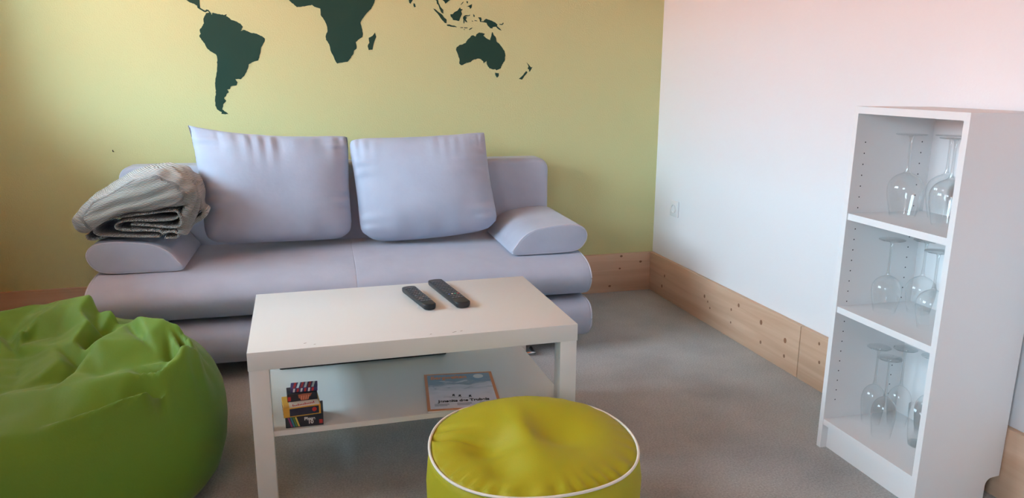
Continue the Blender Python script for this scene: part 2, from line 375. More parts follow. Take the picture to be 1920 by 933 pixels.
# backrest: slab with rounded upper corners
def rrect(x0, x1, z0, z1, r, n=6):
    P = []
    for cx, cz, a0 in ((x1-r, z0+r, -90), (x1-r, z1-r, 0), (x0+r, z1-r, 90), (x0+r, z0+r, 180)):
        for k in range(n+1):
            a = math.radians(a0+90*k/n); P.append(Vector((cx+r*math.cos(a), cz+r*math.sin(a))))
    return P
def back_put(p, s): return (p.x, s, p.y)
obj('backrest', loft_extrude(rrect(-.955, .955, .26, .757, .055), -.175, -.035, back_put, .025, 6), m_sofa, sofa, .9)
arm = [(.652,.4055),(.668,.445),(.70,.482),(.745,.507),(.80,.518),(.87,.525),(.935,.523),(.972,.506),(.987,.472),(.972,.435),(.94,.411),(.88,.404),(.77,.403)]
for s in (-1, 1):
    P = spline([(s*x, z) for x, z in arm], 5)
    # sharp inner edge, the rest rounded; slightly lower towards the back
    a = obj('armrest', loft_extrude(P, -.665 if s > 0 else -.625, -.178, lambda p, t: (p.x, t, p.y), .008, 14, None, shrink2), m_sofa, sofa, .9)
    yy = -.661 if s > 0 else -.621
    obj('piping', tube([(p.x, yy, p.y) for p in shrink2(P, .002)], .0028, 6, True), m_pipe, a, 3.14)
for x in (-.85, .85):
    for y in (-.62, -.12):
        obj('foot', boxes([(x-.03, y-.03, 0, x+.03, y+.03, .05)], .004), m_black, sofa)
# chrome bracket foot seen behind the table shelf
ft = obj('foot', tube([(.66,-.70,.06),(.66,-.70,.012),(.66,-.80,.012),(.715,-.80,.012),(.715,-.74,.012)], .008, 6), m_chrome, sofa, 3.14)
ft['label'] = 'chrome bent bracket foot'

# ------------------------------------------------------------------ back pillows
def pillow(name, label, TL, TR, BR, BL, front, thick, seed, wr, sag, sagb, rc):
    """corners are world points on the seam plane; front = unit vector towards the room"""
    n = 76; c = (Vector(TL)+Vector(TR)+Vector(BR)+Vector(BL))/4
    e = empty(name, (c.x, c.y, .40)); tag(e, label, 'cushion', 'back cushions on the sofa')
    org = Vector((c.x, c.y, .40)); TL, TR, BR, BL = [Vector(v) for v in (TL, TR, BR, BL)]
    W = (TR-TL).length; H = (TL-BL).length; ax = (TR-TL).normalized(); az = (TL-BL).normalized()
    vs, fs = [], []
    for side in (1, -1):
        for j in range(n+1):
            for i in range(n+1):
                u = i/n; v = j/n
                u_ = .5-.5*math.cos(math.pi*u); v_ = .5-.5*math.cos(math.pi*v)
                p = (BL*(1-u_)+BR*u_)*(1-v_)+(TL*(1-u_)+TR*u_)*v_
                a, b = 2*u_-1, 2*v_-1
                # edges drawn in between the corners
                p += ax*(-a*.012*(1-b*b)*abs(a)**3)+az*(-b*(sagb if b < 0 else sag)*(1-a*a)*abs(b)**3)
                k_ = (rc[0] if a < 0 else rc[1]) if b > 0 else (rc[3] if a < 0 else rc[2])
                p -= (ax*a+az*b)*(k_*.034*abs(a)**7*abs(b)**7)
                h = ((1-abs(a)**3.2)*(1-abs(b)**3.0))**.55
                # sag: fuller at the bottom
                h *= 1-.16*b
                f = h*thick/2
                if side == 1:
                    # puckers along the top seam and the sides
                    f += wr*.017*max(0, b)**3*math.sin(a*24+4*math.sin(a*5+seed))*(.25+.75*abs(math.sin(a*2.3+seed)))*(1-b**10)
                    f -= wr*.016*max(0, b)**5*max(0, math.sin(a*19+5*math.sin(a*3.3+seed)))**5*(1-b**14)
                    f += .009*abs(a)**4*math.sin(b*17+2.5*math.sin(b*6+seed)+seed)*(1-abs(a)**12)
                    f += .007*max(0, -b)**4*math.sin(a*15+seed*2)*(1-b**12)
                    f += .020*h*fbm((u*2.6, v*2.6, seed), 1.0, seed)
                p = p+front*(f if side == 1 else -.42*f)
                # tiny irregularity of the seam
                if i in (0, n) or j in (0, n): p += (ax*fbm((u*40, v*40, seed), .5, 3)+az*fbm((u*40, v*40, seed+9), .5, 5))*.002
                vs.append(p-org)
        o_ = 0 if side == 1 else (n+1)**2
        for j in range(n):
            for i in range(n):
                q = (o_+j*(n+1)+i, o_+j*(n+1)+i+1, o_+(j+1)*(n+1)+i+1, o_+(j+1)*(n+1)+i)
                fs.append(q if side == 1 else q[::-1])
    me = bpy.data.meshes.new('mesh'); me.from_pydata([tuple(v) for v in vs], [], fs)
    bm = bmesh.new(); bm.from_mesh(me); bmesh.ops.remove_doubles(bm, verts=bm.verts, dist=.0015); bmesh.ops.recalc_face_normals(bm, faces=bm.faces); bm.to_mesh(me); bm.free()
    obj('cover', me, m_sofa, e, 3.14)
    rim = [BL.lerp(BR, k/20) for k in range(20)]+[BR.lerp(TR, k/14) for k in range(14)]+[TR.lerp(TL, k/20) for k in range(20)]+[TL.lerp(BL, k/14) for k in range(14)]
    return e
fv = Vector((.20, -1, .16)).normalized(); fv2 = Vector((-.22, -1, .28)).normalized()
def PP(u, v, y): return hit(u, v, 1, y)
pillow('back_cushion', 'left pale blue cushion with a peaked upper corner, beside the grey blanket', PP(355,237,-.27), PP(655,252,-.21), PP(663,447,-.285), PP(384,458,-.355), fv, .20, 1.3, 1.0, .022, .0, (-.15, .35, .8, .7))
pillow('back_cushion', 'right pale blue cushion leaning over the inner edge of the far armrest', PP(650,258,-.235), PP(909,247,-.29), PP(938,426,-.40), PP(676,453,-.31), fv2, .20, 4.1, .35, .010, -.016, (.5, .1, .8, 1.0))

# ------------------------------------------------------------------ folded blanket on the left armrest
m_blan = bpy.data.materials.new('grey_ribbed_chenille'); m_blan.use_nodes = True
nt = m_blan.node_tree; b = nt.nodes['Principled BSDF']; b.inputs['Roughness'].default_value = .95; b.inputs['Specular IOR Level'].default_value = .15
b.inputs['Sheen Weight'].default_value = .3
uvn = nt.nodes.new('ShaderNodeUVMap'); wv = nt.nodes.new('ShaderNodeTexWave'); wv.wave_type = 'BANDS'; wv.bands_direction = 'X'
wv.inputs['Scale'].default_value = 62; wv.inputs['Distortion'].default_value = .8; wv.inputs['Detail'].default_value = 2
nt.links.new(uvn.outputs[0], wv.inputs['Vector'])
cr = nt.nodes.new('ShaderNodeValToRGB'); cr.color_ramp.elements[0].color = srgb(150, 149, 145); cr.color_ramp.elements[1].color = srgb(192, 191, 186)
nt.links.new(wv.outputs['Fac'], cr.inputs['Fac']); nt.links.new(cr.outputs['Color'], b.inputs['Base Color'])
bp = nt.nodes.new('ShaderNodeBump'); bp.inputs['Strength'].default_value = .8; bp.inputs['Distance'].default_value = .004
nt.links.new(wv.outputs['Fac'], bp.inputs['Height']); nt.links.new(bp.outputs['Normal'], b.inputs['Normal'])
YB = -.60
bl0 = Vector((-2.42, -.42, .53))
blan = empty('blanket', bl0)
tag(blan, 'grey ribbed throw blanket folded in layers on the left armrest', 'blanket')
def B3(x, y):      # crop pixel -> (x, z) on the blanket's front plane
    h = hit(120+x/3.218, 230+y/3.218, 1, YB); return Vector((h.x, h.z))
def set_uv(me, uvs):
    l = me.uv_layers.new(name='UVMap')
    for lp in me.loops: l.data[lp.index].uv = uvs[lp.vertex_index]
def strand(path, th, ya, yb, seed):
    C = spline([B3(*p) for p in path], 8, False); N = len(C)
    vs, fs, uv = [], [], []; L = [0]
    for i in range(1, N): L.append(L[-1]+(C[i]-C[i-1]).length)
    sec = 10; S = 14
    rows = []
    for s in range(S+1):
        t = s/S; y = lerp(ya, yb, t)
        rd = 1.0 if 0 < s < S else .55
        for i in range(N):
            tt = (C[min(N-1, i+1)]-C[max(0, i-1)]).normalized(); nn = Vector((-tt.y, tt.x))
            for sd in (1, -1):
                q = C[i]+nn*(sd*th*rd*.5)
                wob = .006*fbm((q.x*6, y*7, q.y*6+seed), 1.0, seed)
                vs.append(Vector((q.x+wob, y+.012*fbm((q.x*5, q.y*9, seed), 1.2, 2)*(1-t), q.y+wob*.6))-bl0); uv.append((L[i], y*.12))
    W2 = 2*N
    for s in range(S):
        for i in range(N-1):
            for sd in (0, 1):
                a = s*W2+i*2+sd; b_ = s*W2+(i+1)*2+sd; fs.append((a, b_, b_+W2, a+W2))
    for s in (0, S):
        for i in range(N-1):
            a = s*W2+i*2; fs.append((a, a+2, a+3, a+1))
    for i in (0, N-1):
        for s in range(S):
            a = s*W2+i*2; fs.append((a, a+1, a+1+W2, a+W2))
    me = bpy.data.meshes.new('mesh'); me.from_pydata([tuple(v) for v in vs], [], fs)
    set_uv(me, uv)
    bm = bmesh.new(); bm.from_mesh(me); bmesh.ops.recalc_face_normals(bm, faces=bm.faces); bm.to_mesh(me); bm.free()
    o = obj('folded_layer', me, m_blan, blan, 3.14)
    return o
strand([(575,690),(470,690),(330,686),(225,682),(185,668),(178,640),(205,610),(290,578),(400,560),(520,546),(620,533),(680,533),(695,560),(660,583),(560,592),(430,588),(345,598),(312,618),(325,642),(400,652),(500,652),(575,658),(600,680)], .0088*1.0*1.05, YB, -.27, 1)
strand([(690,540),(712,590),(700,625),(620,632),(520,622),(400,616)], .0092, YB+.004, -.26, 5)
strand([(590,668),(650,655),(690,668),(680,692),(610,694)], .009, YB+.002, -.27, 9)
strand([(118,690),(135,715),(180,715),(235,700)], .012, YB+.03, -.30, 7)
# draped upper fold: a soft loaf lofted from front to back
top_out = [(38,600),(80,540),(115,480),(190,425),(280,372),(370,318),(450,288),(530,277),(600,276),(680,300),(740,335),(790,380),(800,430),(770,480),(715,505),(640,512),(540,535),(420,548),(300,575),(220,605),(165,650),(125,672),(75,655)]
TP = spline([B3(x, y+14*(y < 460)) for x, y in top_out], 6)
cen = sum(TP, Vector((0, 0)))/len(TP)
vs, fs, uv = [], [], []; N = len(TP); S = 26
for s in range(S+1):
    t = s/S
    y = lerp(YB-.012, -.29, t)
    k = 1.0
    if t < .14: k = math.sqrt(max(0, 1-((.14-t)/.14)**2))*.18+.82
    if t > .8: k = math.sqrt(max(0.02, 1-((t-.8)/.2)**2))
    for i in range(N):
        d = TP[i]-cen; p = cen+d*k
        lumps = .012*fbm((p.x*7, y*6, p.y*7), 1, 4)+.006*fbm((p.x*18, y*13, p.y*18), 1, 8)
        p = p+d.normalized()*lumps*(.3+.7*sstep(0, .15, t))
        # diagonal crease folds on the front and top
        cr_ = math.sin((p.x*.8-p.y*1.6+y*.9)*70+2*fbm((p.x*5, y*5, p.y*5), 1, 2))
        p = p+d.normalized()*.0035*cr_*(1 if p.y > cen.y-.02 else .3)
        vs.append(Vector((p.x, y+.05*(p.x-cen.x)*0, max(p.y, .535)))-bl0); uv.append((p.y*.9+p.x*.35+y*.1, y*.2+p.x*.2))
for s in range(S):
    for i in range(N):
        j = (i+1) % N; fs.append((s*N+i, s*N+j, (s+1)*N+j, (s+1)*N+i))
# closed ends as concentric rings
def cap(s, sgn):
    base = s*N; prev = [base+i for i in range(N)]; y0_ = vs[base].y
    for r in (.93, .84, .72, .58, .42, .26, .1):
        ring = []
        for i in range(N):
            v = vs[base+i]; c3 = Vector((cen.x-bl0.x, v.y, cen.y-bl0.z)); q = c3+(v-c3)*r
            bul = .022*math.sqrt(1-r*r)*sgn
            fold = .0045*math.sin((q.z*1.7-q.x*.55)*75+3*fbm((q.x*8, 0, q.z*8), 1, 3))*(1-r**6)
            ring.append(len(vs)); vs.append(Vector((q.x, q.y+bul+fold*sgn*-1, q.z))); uv.append((q.z*.95-q.x*.3, q.x*.2))
        for i in range(N):
            j = (i+1) % N; fs.append((prev[i], prev[j], ring[j], ring[i]))
        prev = ring
    fs.append(tuple(prev))
cap(0, -1); cap(S, 1)
me = bpy.data.meshes.new('mesh'); me.from_pydata([tuple(v) for v in vs], [], fs); set_uv(me, uv)
bm = bmesh.new(); bm.from_mesh(me); bmesh.ops.recalc_face_normals(bm, faces=bm.faces); bm.to_mesh(me); bm.free()
obj('draped_layer', me, m_blan, blan, 3.14)
# loose end of the throw hanging at the right in soft vertical folds
strand([(735,380),(760,440),(752,500),(728,560),(712,625),(700,680)], .040, YB+.010, -.34, 15)
strand([(770,395),(790,455),(785,515),(765,570),(735,625),(715,672)], .034, YB+.028, -.38, 21)
strand([(790,420),(806,480),(815,530),(842,556),(812,590),(765,618),(735,650)], .020, YB+.050, -.44, 12)

# ------------------------------------------------------------------ coffee table
TX, TY = -1.5495, -1.4615
tab = empty('coffee_table', (TX, TY, 0))
tag(tab, 'low white rectangular coffee table with square legs and a lower shelf', 'table')
box('tabletop', (-.45, -.275, .40, .45, .275, .45), m_lack, tab, .0012)
for sx in (-1, 1):
    for sy in (-1, 1):
        box('leg', (min(sx*.4485, sx*.3985), min(sy*.2735, sy*.2235), 0, max(sx*.4485, sx*.3985), max(sy*.2735, sy*.2235), .40), m_lack, tab, .0012)
SZ = .215
poly = [(-.3985,-.25),(.3985,-.25),(.3985,-.2235),(.425,-.2235),(.425,.2235),(.3985,.2235),(.3985,.25),(-.3985,.25),(-.3985,.2235),(-.425,.2235),(-.425,-.2235),(-.3985,-.2235)]
obj('shelf', prism([Vector(p) for p in poly], lambda p, t: (p[0], p[1], t), SZ-.015, SZ), m_lack, tab)
# worn nicks on the top
for u, v, s in [(852, 622, .007), (808, 626, .003), (865, 620, .004), (572, 643, .004), (590, 645, .003)]:
    h = hit(u, v, 2, .45)
    obj('scuff', prism([Vector((h.x-TX+s*math.cos(a)*1.0, h.y-TY+.0012*math.sin(a)+.4*s*math.cos(a))) for a in [k*math.pi/4 for k in range(8)]], lambda p, t: (p[0], p[1], t), .4495, .4502), mat('scuffed_edge', srgb(120, 105, 90), .8), tab)

# remotes
def remote(label, pts, nrow, ncol, colour, taper):
    A, Bp, C, D = [hit(u, v, 2, .463) for u, v in pts]       # far-left, far-right, near-right, near-left of the top face
    c = (A+Bp+C+D)/4; far = (A+Bp)/2; near = (C+D)/2
    L = (far-near).length; W = ((Bp-A).length+(C-D).length)/2*.92; d = far-near; rz = math.atan2(d.y, d.x)-math.pi/2
    e = empty('remote_control', (c.x, c.y, .4502), rz); tag(e, label, 'remote', 'remote controls on the coffee table')
    P = []
    n = 10
    for k in range(n+1):                                  # far end rounded, near end rounded
        a = math.pi*k/n; P.append(Vector((W/2*math.cos(a)*1.0, L/2-.012+.012*math.sin(a))))
    for k in range(n+1):
        a = math.pi+math.pi*k/n; P.append(Vector((W/2*taper*math.cos(a), -L/2+.014+.014*math.sin(a))))
    def put(p, s):
        arch = .004*(1-(p.y/(L/2))**2)
        return (p.x*(1-.10*sstep(.010, 0, s)), p.y, s+(0 if s > .009 else arch))
    obj('body', loft_extrude(P, 0, .019, put, .004, 4), m_black, e, .7)
    lst = []
    for r in range(nrow):
        for q in range(ncol):
            y = lerp(L*.36, -L*.30, r/(nrow-1)); x = (q-(ncol-1)/2)*W*.8/ncol
            bw = W*.29/ncol; lst.append((x-bw, y-.0036, .0188, x+bw, y+.0036, .0210))
    b_ = obj('buttons', boxes(lst, .0008, 1), m_btn, e); b_['kind'] = 'stuff'
    if colour:
        for q, cname in enumerate([(90, 120, 190), (225, 215, 190), (70, 170, 130), (205, 80, 70)]):
            x = (q-1.5)*W*.2; y = -L*.17
            box('coloured_button', (x-.0032, y-.003, .0188, x+.0032, y+.003, .0214), mat('button_%d' % q, srgb(*cname), .5), e, .0008, 1)
    return e
remote('smaller black remote control with many grey buttons, left on the white tabletop', [(751,541),(778,537),(821,571),(795,577)], 9, 4, False, .86)
remote('longer black remote control with a row of coloured buttons, right on the tabletop', [(800,528),(828,524),(884,567),(857,573)], 11, 4, True, .95)

# slim dark box along the rear of the shelf
d0 = hit(837, 664, 2, SZ)
sl = box('flat_case', (-.545, -.03, 0, 0, .02, .032), mat('black_case', srgb(38, 38, 42), .45), None, .003)
sl.location = (d0.x, d0.y+.031, SZ+.0003)
tag(sl, 'slim black flat case lying along the rear of the table shelf', 'case')

# magazine
m1, m2, m3 = hit(795,703,2,SZ+.004), hit(918,695,2,SZ+.004), hit(796,769,2,SZ+.004)
rz = (math.atan2(m2.y-m1.y, m2.x-m1.x)+math.atan2(m3.x-m1.x, m1.y-m3.y))/2
MW, MH = .213, .268
mag = empty('magazine', (m1.x, m1.y, SZ+.0003), rz)
tag(mag, 'mountain magazine with an orange border and snowy cover on the table shelf', 'magazine')
box('pages', (.001, -MH+.001, 0, MW-.001, -.001, .0045), mat('paper', srgb(225, 220, 212), .8), mag)
box('cover', (0, -MH, .0045, MW, 0, .0052), mat('orange_cover', srgb(214, 140, 84), .4), mag)
# cover picture: snowy ridges under a grey-blue sky (flat print)
m_pic = bpy.data.materials.new('cover_print'); m_pic.use_nodes = True; nt = m_pic.node_tree; b = nt.nodes['Principled BSDF']; b.inputs['Roughness'].default_value = .4
tc = nt.nodes.new('ShaderNodeTexCoord'); mp = nt.nodes.new('ShaderNodeMapping'); mp.inputs['Scale'].default_value = (14, 40, 1); mp.inputs['Rotation'].default_value = (0, 0, .25)
nt.links.new(tc.outputs['Object'], mp.inputs['Vector'])
nz = nt.nodes.new('ShaderNodeTexNoise'); nz.inputs['Scale'].default_value = 1.1; nz.inputs['Detail'].default_value = 5; nz.inputs['Distortion'].default_value = .8
nt.links.new(mp.outputs['Vector'], nz.inputs['Vector'])
sp = nt.nodes.new('ShaderNodeSeparateXYZ'); nt.links.new(tc.outputs['Object'], sp.inputs[0])
mr = nt.nodes.new('ShaderNodeMapRange'); mr.inputs[1].default_value = -.04; mr.inputs[2].default_value = -.175; mr.inputs[3].default_value = -.20; mr.inputs[4].default_value = .45
nt.links.new(sp.outputs['Y'], mr.inputs[0])
ad = nt.nodes.new('ShaderNodeMath'); ad.operation = 'ADD'; nt.links.new(nz.outputs['Fac'], ad.inputs[0]); nt.links.new(mr.outputs[0], ad.inputs[1])
cr = nt.nodes.new('ShaderNodeValToRGB'); e_ = cr.color_ramp.elements; e_[0].position = .38; e_[0].color = srgb(128, 158, 178); e_[1].position = .85; e_[1].color = srgb(226, 230, 240)
x_ = cr.color_ramp.elements.new(.52); x_.color = srgb(150, 170, 182); x_ = cr.color_ramp.elements.new(.58); x_.color = srgb(205, 214, 222)
nt.links.new(ad.outputs[0], cr.inputs['Fac']); nt.links.new(cr.outputs['Color'], b.inputs['Base Color'])
box('cover_picture', (.009, -MH+.010, .0052, MW-.009, -.009, .0054), m_pic, mag)
m_ink = mat('black_ink', srgb(28, 28, 34), .5); m_or = mat('orange_ink', srgb(226, 150, 100), .5)
def flat(x, y, z, rz=0): return Matrix.Translation((x, y, z))@Matrix.Rotation(rz, 4, 'Z')
text('masthead', 'Bergwelten', .034, m_or, mag, flat(.075, -.034, .0056), bold=.0008, sx=.72)
text('headline', 'Jenseits des Trubels', .0215, m_ink, mag, flat(.108, -.209, .0056), bold=.0009, sx=.86)
m_whi = mat('white_ink', srgb(225, 228, 226), .5)
obj('badge', prism([Vector((.168+.016*math.cos(a), -.034+.016*math.sin(a))) for a in [k*math.pi/10 for k in range(20)]], lambda p, t: (p[0], p[1], t), .0053, .0057), m_whi, mag)
for i, (x, y) in enumerate([(.080, -.170), (.098, -.176), (.128, -.182)]):      # skiers with their tracks
    obj('skier', prism([Vector(p) for p in [(x-.003,y-.007),(x+.001,y-.003),(x+.004,y-.008),(x+.005,y-.007),(x+.003,y+.001),(x+.005,y+.005),(x+.002,y+.009),(x-.002,y+.007),(x-.003,y+.002)]], lambda p, t: (p[0], p[1], t), .0053, .0057), m_ink, mag)
    obj('ski_track', boxes([(x-.030, y-.0095, .0053, x+.004, y-.0085, .0056)]), mat('grey_ink', srgb(120, 128, 140), .5), mag)
lst = []
for c0 in (.030, .095, .160):
    for k in range(3): lst.append((c0-.008, -.228-.006*k, .0053, c0+.034-.006*(k == 2), -.2265-.006*k+.0006, .0056))
sm = obj('small_print', boxes(lst), mat('grey_ink', srgb(120, 128, 140), .5), mag); sm['kind'] = 'stuff'

# ------------------------------------------------------------------ stack of card games
g0 = hit(536, 803, 2, SZ); g1 = hit(607, 797, 2, SZ)
gx, gy, gw = g0.x, (g0.y+g1.y)/2, (g1.x-g0.x)
front_m = lambda x, y, z: Matrix.Translation((x, y, z))@Matrix.Rotation(math.pi/2, 4, 'X')
def game(label, x, y, z, w, d, h, rz, m, name='card_game_box'):
    e = empty(name, (x, y, z), rz); tag(e, label, 'game box', 'card games stacked on the table shelf')
    box('carton', (-w/2, 0, 0, w/2, d, h), m, e, .0008, 1); return e
m_gb = mat('black_carton', srgb(40, 40, 48), .45); m_go = mat('yellow_carton', srgb(214, 160, 60), .5); m_gr = mat('red_ink', srgb(190, 50, 45), .5); m_gn = mat('navy_carton', srgb(38, 40, 60), .45)
G1 = game('black card game box with rainbow stripes at the bottom of the stack', gx+gw/2, gy+.002, SZ+.0002, gw, .085, .034, math.radians(-1.5), m_gb)
for k, c in enumerate([(150, 60, 110), (60, 130, 150), (90, 140, 70), (215, 195, 90)]):
    x = -gw/2+.006+k*.0062
    obj('stripe', prism([Vector(p) for p in [(x,.030),(x+.0045,.030),(x+.0125,.003),(x+.008,.003)]], lambda p, t: (p[0], -t, p[1]), 0, .0005), mat('stripe_%d' % k, srgb(*c), .5), G1)
text('title', 'Phase', .0125, m_whi, G1, front_m(.014, -.0005, .0225), bold=.0004)
text('title', '10', .0145, m_whi, G1, front_m(.016, -.0005, .0125), bold=.0005)
box('logo', (gw/2-.011, -.0005, .006, gw/2-.002, .0, .017), m_gr, G1)
G2 = game('yellow-edged card game box with red lettering, second from the bottom', gx+gw/2-.004, gy-.003, SZ+.0345, gw*.98, .082, .027, math.radians(4), m_go)
box('front_print', (-gw*.33, -.0005, .003, gw*.44, 0, .024), m_gn, G2)
obj('dot', prism([Vector((gw*.32+.006*math.cos(a), .015+.006*math.sin(a))) for a in [k*math.pi/8 for k in range(16)]], lambda p, t: (p[0], -t, p[1]), .0003, .0009), m_gr, G2)
box('top_print', (-gw*.33, .001, .027, gw*.46, .08, .0274), mat('cream_print', srgb(222, 205, 185), .5), G2)
lst = []          # red script lettering too small to read: slanted strokes
for k in range(13):
    x = -gw*.24+k*gw*.046; hgt = (.013, .007, .007, .012, .007, .007, .007, .012, .007, .006, .007, .007, .013)[k]; y = .007+k*.00045
    lst.append((x, y, .0272, x+.0026, y+hgt, .0277))
    if k % 2: lst.append((x-.003, y+.001, .0272, x+.004, y+.0028, .0276))
tt = obj('lettering', boxes(lst), m_gr, G2); tt['kind'] = 'stuff'
lst = []
for k in range(7): lst.append((-gw*.49-.0004, .008+k*.010, .006+.005*(k % 3), -gw*.49+.002, .012+k*.010, .010+.005*(k % 3)))
sp_ = obj('spots', boxes(lst), m_ink, G2); sp_['kind'] = 'stuff'
G3 = game('black card game box with a rust orange emblem, third in the stack', gx+gw/2-.002, gy+.034, SZ+.0619, gw*.80, .050, .0225, math.radians(3), m_gb)
obj('emblem', prism([Vector(p) for p in [(-.011,.0185),(.004,.0200),(.020,.0195),(.026,.0205),(.021,.0110),(.016,.0090),(.014,.0020),(-.004,.0015),(-.006,.0075),(-.010,.0090)]], lambda p, t: (p[0], -t, p[1]), 0, .0004), mat('rust_ink', srgb(170, 92, 66), .5), G3)
for k in range(4):
    obj('emblem_bar', prism([Vector(p) for p in [(-.005+k*.006,.0035),(-.002+k*.006,.0035),(.000+k*.006,.0150),(-.003+k*.006,.0150)]], lambda p, t: (p[0], -t, p[1]), .0004, .0008), mat('salmon_ink', srgb(214, 138, 104), .5), G3)
box('logo', (-gw*.40+.001, -.0005, .003, -gw*.40+.009, 0, .015), m_gr, G3)
G4 = game('small card box with red, white and violet stripes topping the stack', gx+gw/2+.003, gy+.040, SZ+.0848, gw*.72, .042, .012, math.radians(-2), mat('violet_carton', srgb(74, 58, 104), .5))
for k in range(6):
    x = -gw*.30+k*gw*.10
    obj('stripe', prism([Vector(p) for p in [(x,.002),(x+.006,.002),(x+.010,.040),(x+.004,.040)]], lambda p, t: (p[0], p[1], t), .012, .0124), [m_gr, m_whi][k % 2], G4)
    obj('stripe', prism([Vector(p) for p in [(x,.001),(x+.005,.001),(x+.007,.011),(x+.002,.011)]], lambda p, t: (p[0], -t, p[1]), 0, .0005), [m_whi, m_gr][k % 2], G4)

# ------------------------------------------------------------------ yellow-green pouf
PC = Vector((-1.345, -2.07, 0)); PR = .247; PZ = .28
pf = empty('pouf', PC); tag(pf, 'round yellow-green fabric pouf with white piping in front of the table', 'pouf')
def rimr(a): return PR*(1+.025*math.cos(a+.6)+.012*math.cos(3*a+1.0))
def rimz(a): return PZ+.003*math.sin(a-.4)+.005*math.sin(3*a)
NT = 144; vs, fs = [], []
side = [(.0, .0), (.80, 0.0), (.93, .008), (1.0, .04), (1.035, .10), (1.05, .16), (1.045, .21), (1.02, .255)]
rows = []
def ring(fn):
    r = []
    for k in range(NT):
        r.append(len(vs)); vs.append(fn(2*math.pi*k/NT))
    rows.append(r)
for q, z in side[1:]:
    def fn(a, q=q, z=z):
        r = rimr(a)*q*(1+.010*math.sin(9*a+z*20)*sstep(0, .2, z)); zz = z/.28*rimz(a)
        return Vector((r*math.cos(a), r*math.sin(a), zz))
    ring(fn)
ring(lambda a: Vector((rimr(a)*math.cos(a), rimr(a)*math.sin(a), rimz(a))))
NR = 26
for j in range(1, NR):
    t = 1-j/NR
    def fn(a, t=t):
        x, y = rimr(a)*t*math.cos(a), rimr(a)*t*math.sin(a)
        h = .041*(1-t**2.6)
        # crest towards the rear, hollows left of the centre and in front
        h += .013*math.exp(-((x-.02)**2+(y-.11)**2)/.010)
        wb = sstep(.0, .8, math.sin(a+.35)); h += .016*t*t*(1-t**9)*wb
        h -= .040*math.exp(-((x+.11)**2+(y+.02)**2)/.0042)
        h -= .026*math.exp(-((x-.06)**2+(y+.03)**2)/.006)
        h += .014*math.exp(-((x+.015)**2/.0012+(y+.01)**2/.008))
        h -= .022*math.exp(-((x+.10)**2+(y+.13)**2)/.002)
        # puckers next to the piping
        puck = math.exp(-((1-t)/.10)**1.5)*(1-math.exp(-((1-t)/.02)**2))
        front = .35+.65*sstep(.2, -.8, math.sin(a))
        h += .008*puck*front*math.sin(34*a+3*math.sin(5*a))
        # long crease from the left edge
        d = abs((y-.05)+.45*(x+.2)); h -= .010*math.exp(-(d/.010)**2)*sstep(-.06, -.18, x)
        d = abs((y-.09)+.35*(x+.2)); h -= .007*math.exp(-(d/.008)**2)*sstep(-.10, -.18, x)
        h += .004*fbm((x*14, y*14, 0), 1, 3)*(1-t**3)
        return Vector((x, y, lerp(PZ, rimz(a), t)+h))
    ring(fn)
for i in range(len(rows)-1):
    for k in range(NT):
        l = (k+1) % NT; fs.append((rows[i][k], rows[i][l], rows[i+1][l], rows[i+1][k]))
fs.append(tuple(rows[0])); vs.append(sum((vs[i] for i in rows[-1]), Vector())/NT)
for k in range(NT): fs.append((rows[-1][k], rows[-1][(k+1) % NT], len(vs)-1))
obj('cover', pyd(vs, fs), m_yel, pf, 3.14)
obj('piping', tube([((rimr(a)+.003)*math.cos(a), (rimr(a)+.003)*math.sin(a), rimz(a)+.001) for a in [2*math.pi*k/NT for k in range(NT)]], .0034, 8, True), m_cord, pf, 3.14)

# ------------------------------------------------------------------ bean bag
BC = Vector((-2.585, -1.47, 0)); BR = .485
bb_ = empty('bean_bag', BC); tag(bb_, 'large lime green bean bag with a slumped, creased top', 'bean bag')
def BZ(x, y, z=.44):
    h = hit(x/2.316, 530+y/2.316, 2, z); return Vector((h.x-BC.x, h.y-BC.y))
# creased top: fold lines (crop pixel x, y and height z), triangulated into planar facets
FOLDS = [
 [(-130,520,.385),(0,485,.392),(220,455,.400),(400,425,.405),(560,390,.410),(700,355,.417),(800,320,.422),(855,278,.425)],
 [(-90,175,.44),(0,122,.452),(150,86,.464),(280,68,.478),(400,45,.502),(480,90,.488),(600,135,.476),(710,150,.470),(770,170,.464),(815,215,.452)],
 [(90,195,.448),(170,140,.464),(250,98,.478),(300,92,.482),(345,110,.482),(385,150,.474),(410,255,.450)],
 [(100,150,.430),(250,82,.452),(335,74,.462)],
 [(335,74,.462),(415,118,.432),(432,155,.420),(425,225,.415)],
 [(45,268,.392),(150,250,.404),(250,225,.420),(345,110,.482)],
 [(80,275,.412),(240,270,.430),(390,290,.432)],
 [(250,225,.420),(320,250,.440),(410,255,.450)],
 [(40,265,.390),(85,330,.384),(62,468,.374)],
 [(62,468,.374),(215,446,.376),(308,430,.374)],
 [(308,430,.374),(350,380,.376),(400,320,.380),(470,255,.392),(525,195,.412)],
 [(390,290,.432),(320,380,.405)],
 [(180,400,.402),(260,330,.420)],
 [(530,190,.446),(610,245,.440),(735,335,.416)],
 [(470,160,.424),(500,200,.418)],
 [(560,175,.440),(590,235,.424),(700,325,.404)],
 [(600,150,.456),(640,228,.448),(690,300,.420)],
 [(715,165,.452),(780,262,.446),(820,275,.440)],
 [(450,395,.392),(560,370,.398),(700,335,.402)],
 [(-80,300,.42),(0,250,.418),(40,265,.390)],
 [(-80,420,.392),(0,335,.392),(80,338,.386)],
 [(270,580,.372),(460,520,.384),(640,460,.392),(820,335,.408)],
]
TV, TZ, TE = [], [], []
